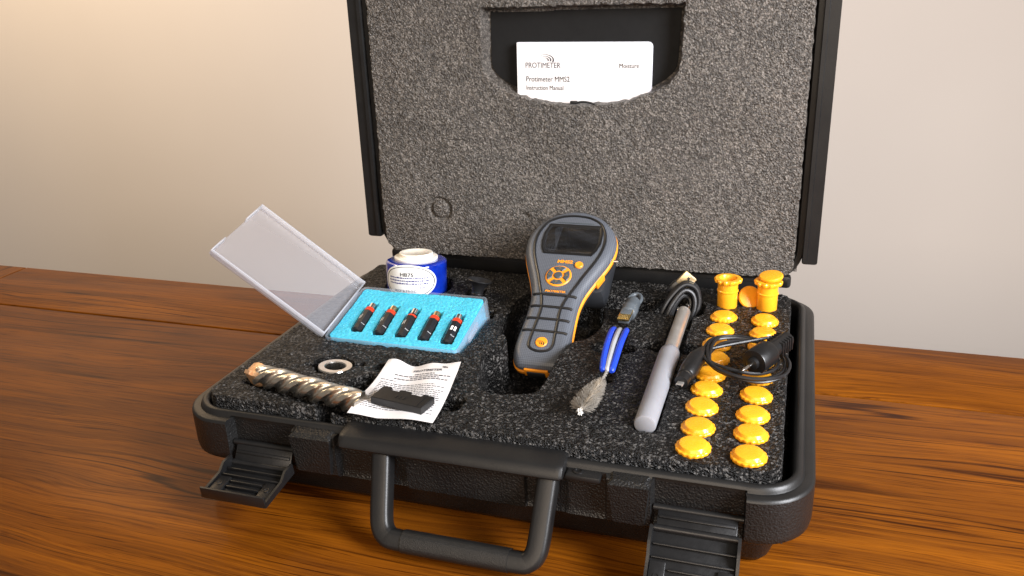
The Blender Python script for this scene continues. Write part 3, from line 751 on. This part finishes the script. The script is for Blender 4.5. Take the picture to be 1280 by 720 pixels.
def btext(nm, body, size, x, y, width, mat='ink_blue', bold=0.0):
    vs, fs = text_geo(body, size, width, bold, 'CENTER'); g = G(); g.add([onb(a+x, b+y, .0005) for a, b, _ in vs], fs); build(nm, g, mat, lb, 0)
btext('code_lettering', 'HB75', .0046, -.001, .0052, .0125, 'ink', .02)
btext('origin_lettering', 'MADE IN P.R.O.C.', .0030, -.003, -.0095, .0210, 'ink', .02)
def dashes(rows, x0, x1, h, mp, rnd):
    g = G()
    for y, a, b in rows:
        x = a
        while x < b-.0006:
            w = rnd.choice((.0009, .0014, .002, .0028)); w = min(w, b-x); hh = h*rnd.uniform(.75, 1.1)
            k = max(1, int(w/.0012))
            vs = []; fs = []
            for i in range(k+1): vs += [mp(x+w*i/k, y), mp(x+w*i/k, y+hh)]
            for i in range(k): fs.append((2*i, 2*i+2, 2*i+3, 2*i+1))
            g.add(vs, fs); x += w+.0006
    return g
rd_ = random.Random(5)
g = dashes([(.0030, -.0195, .0190), (.0004, -.0200, .0195), (-.0022, -.0195, .0188), (-.0060, .011, .0165)], 0, 0, .0012, lambda x, y: onb(x, y, .0005), rd_); build('small_print', g, 'ink_blue', lb, 0)

# black flared cup beside the bottle
cp = thing('flared_cup', 'small black flared rubber cup standing in the foam behind the sensor box', 'rubber cup', F(-.0695, .2150, -.001))
ax = Matrix.Rotation(math.radians(-12), 4, 'X') @ Matrix.Rotation(math.radians(9), 4, 'Y')
g = G(); g.lathe([(.0050, -.006), (.0050, .0060), (.0056, .0095), (.0075, .0130), (.0106, .0158), (.0112, .0164), (.0108, .0169), (.0080, .0158), (.0050, .0120), (.0030, .0110)], 36, ax); build('cup', g, 'black_rubber', cp, 50)
g = G(); g.lathe([(.0053, .0035), (.0056, .0040), (.0053, .0045)], 28, ax, cap0=False, cap1=False); build('collar', g, 'black_rubber', cp)

# ------------------------------------------------------------------ steel ring and drill bit
rg = thing('steel_ring', 'shiny steel ring sitting in a torn round hole in the foam', 'ring', F(-.1275, .0580, -.0138) @ Matrix.Rotation(math.radians(-5), 4, 'X') @ Matrix.Rotation(math.radians(4), 4, 'Y'))
g = G(); g.lathe([(.0126, 0), (.0131, .0008), (.0131, .0128), (.0126, .0136), (.0084, .0136), (.0078, .0128), (.0076, .0010), (.0079, 0), (.0126, 0)], 48, cap0=False, cap1=False); build('band', g, 'ring_steel', rg, 30)

p0 = Vector((-.0745, .0040, .0040)); p1 = Vector((-.1815, .0262, .0045)); dl = (p1-p0).length
DX = Matrix.Translation((0, 0, H)) @ along(p0, p1)
dr = thing('drill_bit', 'spiral fluted masonry drill bit with coppery tip lying on the foam', 'drill bit', DX)
R_ = .0088; body_len = dl-.014; rings = []
nA, nS = 120, 200
for i in range(nS+1):
    s_ = i/nS*body_len; tw = s_/.0600*2*math.pi; rg_ = []
    for k in range(nA):
        a = 2*math.pi*k/nA; ph = (2*(a+tw)) % (2*math.pi)/(2*math.pi)       # two starts, right-handed
        q = (ph*2) % 1; top = 1.0 if ph < .5 else .94           # a full and a lower ridge on each start
        if q < .36: r = top                                    # polished land
        elif q < .42: r = top-(top-.74)*(q-.36)/.06
        else: r = .74-.10*math.sin(math.pi*(q-.42)/.50) if q < .92 else .74+(1.0 if ph > .5 else .94)*(q-.92)/.08-.74*(q-.92)/.08
        rg_.append((R_*r*math.cos(a), R_*r*math.sin(a), s_))
    rings.append(rg_)
g = G(); g.loft(rings); build('fluted_shank', g, 'drill_steel', dr, 24)
g = G(); tp = []
for s_, k, q in ((body_len-.004, .80, 0), (body_len, .98, 0), (body_len+.0045, 1.0, 0), (body_len+.0085, .86, .1), (body_len+.012, .45, .3), (body_len+.0140, .10, .5)):
    tp.append([(R_*k*(1 if j % 2 == 0 else .70+.1*q)*math.cos(2*math.pi*(j+.5)/8), R_*k*(1 if j % 2 == 0 else .70+.1*q)*math.sin(2*math.pi*(j+.5)/8), s_) for j in range(8)])
g.loft(tp); hdp = build('drill_head', g, 'copper_tip', dr, 10)
g = G(); g.prism([(-.0094, body_len+.003), (.0094, body_len+.003), (.0094, body_len+.0075), (.0, body_len+.0150), (-.0094, body_len+.0075)], -.0014, .0014, X=Matrix.Rotation(math.radians(35), 4, 'Z') @ Matrix(((1, 0, 0, 0), (0, 0, 1, 0), (0, 1, 0, 0), (0, 0, 0, 1)))); build('carbide_tip', g, 'copper_tip', hdp, 10)

# ------------------------------------------------------------------ leaflet and the black clip on it
C00, C10, C01, C11 = Vector((-.0775, -.0120)), Vector((-.0185, -.0060)), Vector((-.0862, .0690)), Vector((-.0285, .0720))
def paper_pt(u, v, lift=0):
    p = C00*(1-u)*(1-v)+C10*u*(1-v)+C01*(1-u)*v+C11*u*v
    z = .0026+.0016*math.sin(u*9.0+1.2)*(.35+.65*v)+.0009*math.sin(v*7+u*3)
    z += .0065*max(0, u+v-1.55)**1.3*2.6 + .0030*max(0, .35-u)*max(0, .5-v)*4
    z += .0012*max(0, v-.85)/.15*math.sin(u*14)
    return (p.x+.052, p.y-.03, z+lift)
lf = thing('paper_leaflet', 'creased white instruction leaflet with small print lying on the foam', 'leaflet', F(-.052, .030))
g = G(); NU = 36
top = [[paper_pt(i/NU, j/NU, .0001) for i in range(NU+1)] for j in range(NU+1)]
for lift in (.0001, -.0001):
    rows = [[paper_pt(i/NU, j/NU, lift) for i in range(NU+1)] for j in range(NU+1)]
    if lift < 0: rows = rows[::-1]
    g.loft(rows, closed=False, cap0=False, cap1=False)
build('sheet', g, 'paper', lf, 60)
def ptext(nm, body, size, uc, v, width, mat='ink_soft', bold=0.0):
    vs, fs = text_geo(body, size, width, bold, 'CENTER'); g = G(); g.add([paper_pt(uc+a/.059, v+b/.082, .0004) for a, b, _ in vs], fs); build(nm, g, mat, lf, 0)
ptext('leaflet_logo_lettering', 'PROTIMETER', .0042, .60, .855, .0230, 'ink_soft', .02)
g = G()
for r in (.0014, .0024, .0034):
    vi = [paper_pt(.78+r*1.2*math.cos(a)/.059, .905+r*.8*math.sin(a)/.082, .0004) for a in (0, .4, .8, 1.2, 1.6)]; vo = [paper_pt(.78+(r+.0005)*1.2*math.cos(a)/.059, .905+(r+.0005)*.8*math.sin(a)/.082, .0004) for a in (0, .4, .8, 1.2, 1.6)]
    g.loft([vi, vo], closed=False, cap0=False, cap1=False)
build('leaflet_logo_arcs', g, 'ink_soft', lf, 0)
mpp = lambda x, y: paper_pt(x, y, .0004)
def pdash(rows, h):
    g = G()
    for y, a, b in rows:
        x = a
        while x < b-.008:
            w = min(rd_.choice((.018, .03, .042, .055)), b-x); k = 2
            vs = []
            for i in range(k+1): vs += [mpp(x+w*i/k, y), mpp(x+w*i/k, y+h*rd_.uniform(.8, 1.15))]
            g.add(vs, [(2*i, 2*i+2, 2*i+3, 2*i+1) for i in range(k)]); x += w+.012
    return g
build('heading_print', pdash([(.800, .45, .72), (.765, .20, .95), (.735, .42, .80), (.705, .22, .92)], .014), 'ink_soft', lf, 0)
build('body_print', pdash([(.660, .07, .26)]+[(.615-.030*k, .08, rd_.choice((.9, .93, .8, .92))) for k in range(17)], .010), 'ink_soft', lf, 0)

clp = thing('plastic_clip', 'small black plastic block with notched edge lying on the leaflet', 'clip', F(-.048, .0105, .0062) @ Matrix.Rotation(math.radians(-6), 4, 'Z') @ Matrix.Rotation(math.radians(2), 4, 'Y'))
ol = [(-.0195, -.0078), (.0195, -.0078), (.0205, .0090), (.0125, .0090), (.0118, .0060), (.0038, .0060), (.0032, .0086), (-.0050, .0086), (-.0056, .0060), (-.0118, .0060), (-.0125, .0090), (-.0195, .0090)]
g = G(); g.prism(ol, -.0025, .0030, .0004); bl = build('block', g, 'black_plastic', clp, 20)
for k, x in enumerate((-.003, 0, .003)):
    g = G(); g.rbox((x, -.001, .0031), (.0009, .004, .0004), .0001); build('moulded_mark', g, 'black_plastic', bl)
g = G(); g.rbox((.0155, 0, .0031), (.0006, .014, .0004), .0001); build('moulded_ridge', g, 'black_plastic', bl)

# ------------------------------------------------------------------ wire brush
br = thing('wire_brush', 'small wire cleaning brush with blue and grey rubber handle', 'brush', F(.0745, .100, 0))
def bz_(x, y, z): return (x-.0745, y-.100, z)
for dx, mt, r in ((-.0042, 'blue_rubber', .0024), (0, 'silver_rubber', .0021), (.0044, 'blue_rubber', .0024)):
    g = G(); pts = [bz_(.0718+dx*1.15, .163, .0045), bz_(.0728+dx*1.25, .150, .0085), bz_(.0745+dx*1.15, .125, .0105), bz_(.0760+dx, .102, .0085), bz_(.0770+dx*.75, .088, .0052)]
    g.tube(pts, lambda t, r=r: r*(1 if .04 < t < .96 else .6), 10); build('handle_strip', g, mt, br)
g = G(); axp = [bz_(.0772, .090, .0052), bz_(.0780, .075, .0075), bz_(.0776, .058, .0095), bz_(.0760, .040, .0100), bz_(.0742, .022, .0100)]
SPN = spline(axp, 10)
for ph in (0, math.pi):
    pts = []
    for i, p in enumerate(SPN):
        a = i*1.1+ph; pts.append((p.x+.0007*math.cos(a), p.y, p.z+.0007*math.sin(a)))
    g2 = G(); g2.tube(pts, .0007, 6, sub=1); build('twisted_wire', g2, 'bristle', br)
g = G(); rb_ = random.Random(3)
for i in range(900):
    t = rb_.random(); q = .44+.56*t; k = q*(len(SPN)-1); i0 = min(int(k), len(SPN)-2); p = SPN[i0].lerp(SPN[i0+1], k-i0)
    a = rb_.uniform(0, 2*math.pi); L = (.0026+.0050*min(1, t*1.6)**.7)*rb_.uniform(.88, 1.05)
    e = Vector((p.x+L*math.cos(a)*1.15, p.y+.0045+rb_.uniform(-.0012, .0012), max(.0006, p.z+L*math.sin(a)*.75)))
    d = (e-p).normalized(); s1 = d.orthogonal().normalized()*.00017; s2 = d.cross(s1).normalized()*.00017
    g.add([tuple(p+s1), tuple(p-s1*.5+s2), tuple(p-s1*.5-s2), tuple(e+s1), tuple(e-s1*.5+s2), tuple(e-s1*.5-s2)], [(0, 1, 4, 3), (1, 2, 5, 4), (2, 0, 3, 5)])
o = build('bristles', g, 'bristle', br, 0); o['kind'] = 'stuff'
g = G()
for i in range(60):
    a = rb_.uniform(0, 2*math.pi); q = rb_.uniform(.0004, .0026); p = SPN[-1]; e = Vector((p.x+q*math.cos(a), p.y-.004+rb_.uniform(-.001, .001), p.z+q*math.sin(a)))
    d = (e-p).normalized(); s1 = d.orthogonal().normalized()*.00022; s2 = d.cross(s1).normalized()*.00022
    g.add([tuple(p+s1), tuple(p-s1*.5+s2), tuple(p-s1*.5-s2), tuple(e+s1), tuple(e-s1*.5+s2), tuple(e-s1*.5-s2)], [(0, 1, 4, 3), (1, 2, 5, 4), (2, 0, 3, 5), (3, 4, 5)])
o = build('end_tuft', g, 'white_sticker', br, 0); o['kind'] = 'stuff'

# ------------------------------------------------------------------ grey usb stick
p0 = Vector((.0712, .177, .0035)); p1 = Vector((.0742, .224, .0110))
us = thing('usb_stick', 'grey plug with gold contacts and a loop end resting in the foam', 'usb stick', Matrix.Translation((0, 0, H)) @ along(p0, p1))
L = (p1-p0).length
g = G(); g.lathe([(.0052, L*.30), (.0066, L*.33), (.0068, L*.46), (.0070, L*.50), (.0064, L*.53), (.0062, L*.70), (.0050, L*.76)], 28); ub = build('plug_body', g, 'usb_grey', us, 40)
g = G(); g.tube([(-.0048, 0, L*.70), (-.0052, 0, L*.84), (-.0032, 0, L*.97), (0, 0, L*1.01), (.0032, 0, L*.97), (.0052, 0, L*.84), (.0048, 0, L*.70)], .0017, 8); build('loop', g, 'usb_grey', us)
g = G(); g.rbox((0, .0018, L*.18), (.0092, .0050, L*.30), .0008); tg = build('tongue', g, 'usb_grey', us)
g = G(); g.rbox((0, .0036, L*.17), (.0098, .0020, L*.34), .0004); build('contact_board', g, 'gold', us)
for k in range(5):
    g = G(); g.rbox((-.0034+.0017*k, .0047, L*.085), (.0009, .0005, L*.13), .0001); build('contact', g, 'gold', tg)
g = G(); g.rbox((0, .0047, L*.245), (.0088, .0008, L*.16), .0002); build('contact_shroud', g, 'usb_grey', tg)

# ------------------------------------------------------------------ steel probe with grey handle
p0 = Vector((.1152, .024, .0028)); p1 = Vector((.1158, .209, .0048))
pb = thing('probe', 'slim probe with brushed steel tube and pale grey plastic handle in its slot', 'probe', Matrix.Translation((0, 0, H)) @ along(p0, p1))
L = (p1-p0).length; J = .108
g = G(); g.lathe([(.0058, 0), (.0068, .0006), (.0072, .0018), (.0073, .030), (.0076, .070), (.0077, J-.006), (.0074, J-.001), (.0066, J)], 36); build('handle', g, 'grey_handle', pb, 40)
g = G(); g.lathe([(.0054, J-.004), (.0054, L), (.0050, L+.0004), (.0045, L), (.0043, L-.012)], 32); tu = build('steel_tube', g, 'steel', pb, 30)
g = G(); g.tube([(-.0030, .002, L-.006), (-.0034, .0035, L+.003), (-.0022, .0045, L+.0060), (-.0008, .0045, L+.0050)], .0006, 6); build('tip_wire', g, 'chrome', pb)
g = G(); g.rbox((.0050, .0014, L+.001), (.0012, .0030, .006), .0004); build('tip_fork', g, 'chrome', pb)

# ------------------------------------------------------------------ coiled usb lead at the back
ul = thing('coiled_usb_lead', 'bundle of thick black cable with a metal plug rising from the foam behind the probe', 'cable', F(.108, .228, -.025))
def ub_(x, y, z): return (x-.108, y-.228, z+.025)
for k, (dx, dy, sc, dz) in enumerate(((0, 0, 1.0, 0), (.0035, -.004, .84, -.001), (-.001, .0045, .94, .001), (.0055, .003, .70, -.002), (.0015, -.0015, .58, -.002))):
    x0, x1 = .0935+dx, .1235-.2*dx
    cx = (x0+x1)/2; w = (x1-x0)/2*sc
    g = G(); pts = [ub_(cx-w*1.15, .222+dy, -.024), ub_(cx-w*.92, .222+dy, -.006), ub_(cx-w*.45, .229+dy, .0085*sc+dz), ub_(cx+w*.25, .236+dy, .0185*sc+dz), ub_(cx+w*.90, .238+dy, .0150*sc+dz), ub_(cx+w*1.12, .236+dy, .003+dz), ub_(cx+w*.85, .231+dy, -.010), ub_(cx+w*.4, .226+dy, -.024)]
    g.tube(pts, .00215, 10, sub=8); build('cable_strand', g, 'black_rubber', ul)
PX = Matrix.Translation(ub_(.1090, .2440, .0150)) @ Matrix.Rotation(math.radians(-14), 4, 'X') @ Matrix.Rotation(math.radians(40), 4, 'Y') @ Matrix.Rotation(math.radians(12), 4, 'Z')
g = G(); g.rbox((0, 0, .0055), (.0118, .0046, .0135), .0004, PX); pg = build('plug_shell', g, 'brass', ul, 30)
g = G(); g.rbox((0, -.0024, .0085), (.0022, .0003, .0022), .0001, PX); build('plug_notch', g, 'black_plastic', pg)
g = G(); g.rbox((0, 0, -.0060), (.0145, .0075, .0120), .0015, PX); build('plug_grip', g, 'black_plastic', ul)

# ------------------------------------------------------------------ yellow plugs
def scallop(n, amp): return lambda a, z: 1+amp*(1 if (a*n/(2*math.pi)) % 1 < .55 else -1)
def cap_mesh():
    g = G(); sc = lambda a, z: (1+.017*max(-1, min(1, 2.2*math.cos(17*a)))) if z < .0024 else 1
    g.lathe([(.0085, -.0040), (.0098, -.0006), (.0104, -.0002), (.0107, .0004), (.0107, .0016), (.0104, .0020), (.0094, .0022), (.0090, .0027), (.0087, .0036), (.0082, .0042), (.0070, .0045), (.0030, .0046), (.0003, .0046)], 102, rf=sc)
    return g
ys_l = [.0083, .0322, .0588, .0840, .1075, .1330, .1585, .1855, .2135]
ys_r = [.0064, .0320, .0560, .0835, .1110, .1365, .1620, .1865, .2125]
ordn = ['first', 'second', 'third', 'fourth', 'fifth', 'sixth', 'seventh', 'eighth', 'ninth']
capm = None
for nm, x, ys in (('beside the grey probe', .1478, ys_l), ('along the foam edge', .1803, ys_r)):
    for k, y in enumerate(ys):
        Xc = F(x+random.uniform(-.0006, .0006), y, .0004) @ Matrix.Rotation(random.uniform(0, 6.28), 4, 'Z') @ Matrix.Rotation(math.radians(random.uniform(-2.5, 2.5)), 4, 'X') @ Matrix.Rotation(math.radians(random.uniform(-2.5, 2.5)), 4, 'Y')
        if capm is None: o = build('yellow_plug', cap_mesh(), 'yellow', None, 30); capm = o.data
        else: o = bpy.data.objects.new('yellow_plug', capm); COL.objects.link(o)
        o.matrix_world = Xc
        tag(o, 'yellow scalloped plastic plug, %s from the front rim in the row %s' % (ordn[k], nm), 'plug', 'yellow plugs in two rows')
def sleeve(label, x, y, rz):
    s = thing('yellow_sleeve', label, 'sleeve', F(x, y, -.001) @ Matrix.Rotation(rz, 4, 'Z'), 'yellow sleeves standing on the foam')
    g = G(); g.lathe([(.0080, 0), (.0083, .0006), (.0083, .0140), (.0089, .0146), (.0089, .0154), (.0083, .0160), (.0083, .0235), (.0070, .0238), (.0068, .0240), (.0066, .008)], 40); build('barrel', g, 'yellow', s, 35)
    sc = lambda a, z: 1+.035*max(-1, min(1, 2.2*math.cos(13*a)))
    g = G(); g.lathe([(.0086, .0226), (.0108, .0230), (.0112, .0238), (.0112, .0252), (.0106, .0260)], 78, rf=sc, cap0=False, cap1=False)
    g.lathe([(.0106, .0260), (.0076, .0261), (.0068, .0250), (.0066, .0200)], 78, cap0=False, cap1=False); build('flange', g, 'yellow', s, 35)
    return s
sleeve('open yellow plastic sleeve standing on the foam with an empty mouth', .1478, .2435, .2)
sleeve('yellow plastic sleeve standing on the foam with a cap askew on top', .1803, .2445, 1.1)
def small_cap(): 
    g = G(); g.lathe([(.0080, 0), (.0094, .0004), (.0098, .0012), (.0097, .0024), (.0090, .0032), (.0060, .0036), (.0003, .0037)], 40); return g
o = build('sleeve_lid', small_cap(), 'yellow', None, 35); o.matrix_world = F(.1822, .2465, .0262) @ Matrix.Rotation(math.radians(7), 4, 'X') @ Matrix.Rotation(math.radians(-6), 4, 'Y')
tag(o, 'yellow lid lying askew on top of a standing sleeve', 'cap')
o = build('sleeve_lid', small_cap(), 'yellow', None, 35); o.matrix_world = F(.1655, .2520, .0052) @ Matrix.Rotation(math.radians(28), 4, 'Y') @ Matrix.Rotation(math.radians(52), 4, 'X')
tag(o, 'yellow lid leaning against the foot of a standing sleeve', 'cap')

# ------------------------------------------------------------------ thin black lead with jack and micro plug
ld = thing('jack_lead', 'coiled thin black lead with a jack plug and small connector lying on the yellow plugs', 'cable', F(.165, .118, .005))
def lz(x, y, z): return (x-.165, y-.118, z-.005)
pts = [lz(.1395, .1225, .0120)]
rl = random.Random(9)
turns = [(.170, .121, .0300, .0330, .30), (.1690, .120, .0285, .0300, -.25), (.1720, .117, .0290, .0260, .15), (.1675, .1235, .0250, .0290, -.4)]
n_ = 0
a = math.radians(165)
for (cx, cy, rx, ry, rot) in turns:
    for k in range(9):
        aa = a-2*math.pi*k/9; c, s = math.cos(aa), math.sin(aa)
        x = cx+rx*c*math.cos(rot)-ry*s*math.sin(rot); y = cy+rx*c*math.sin(rot)+ry*s*math.cos(rot)
        pts.append(lz(x, y, .0105+.0035*math.sin(aa*1.3+cx*400)+rl.uniform(-.0005, .001))); n_ += 1
pts += [lz(.1920, .1520, .0165), lz(.1990, .1480, .0185)]
g = G(); g.tube(pts, .00125, 8, sub=6); build('thin_cable', g, 'black_rubber', ld)
J0, J1 = Vector(lz(.1770, .1030, .0165)), Vector(lz(.1975, .1420, .0190)); JX = along(J0, J1); L = (J1-J0).length
g = G(); g.lathe([(.0030, -.0035), (.0042, -.0030), (.0044, 0), (.0088, .0002), (.0092, .0010), (.0092, .0170), (.0088, .0185), (.0066, .0200), (.0060, .0260), (.0057, L)], 32, JX); jb = build('jack_body', g, 'black_plastic', ld, 35)
for k in range(5):
    g = G(); z = .0285+k*.0031; g.rbox((0, 0, z), (.0135, .0105, .0016), .0007, JX); build('strain_rib', g, 'black_plastic', jb)
g = G(); g.lathe([(.0011, -.0030), (.0012, -.0125), (.0007, -.0140), (.0002, -.0143)], 12, JX); build('pin', g, 'chrome', ld)
K0, K1 = Vector(lz(.1305, .0790, .0072)), Vector(lz(.1405, .1260, .0125)); KX = along(K0, K1); L = (K1-K0).length
g = G(); g.lathe([(.0040, .0005), (.0048, .0008), (.0050, .0080), (.0056, .0084), (.0058, .0100), (.0054, .0104), (.0058, .0110), (.0066, .0180), (.0064, .0340), (.0040, L-.006), (.0022, L)], 28, KX); cb_ = build('connector_body', g, 'black_plastic', ld, 35)
g = G(); g.rbox((0, 0, -.0012), (.0046, .0018, .0050), .0004, KX); mp_ = build('micro_plug', g, 'steel', ld, 30)
g = G(); g.rbox((0, 0, -.0036), (.0038, .0012, .0006), .0002, KX); build('plug_mouth', g, 'black_plastic', mp_)
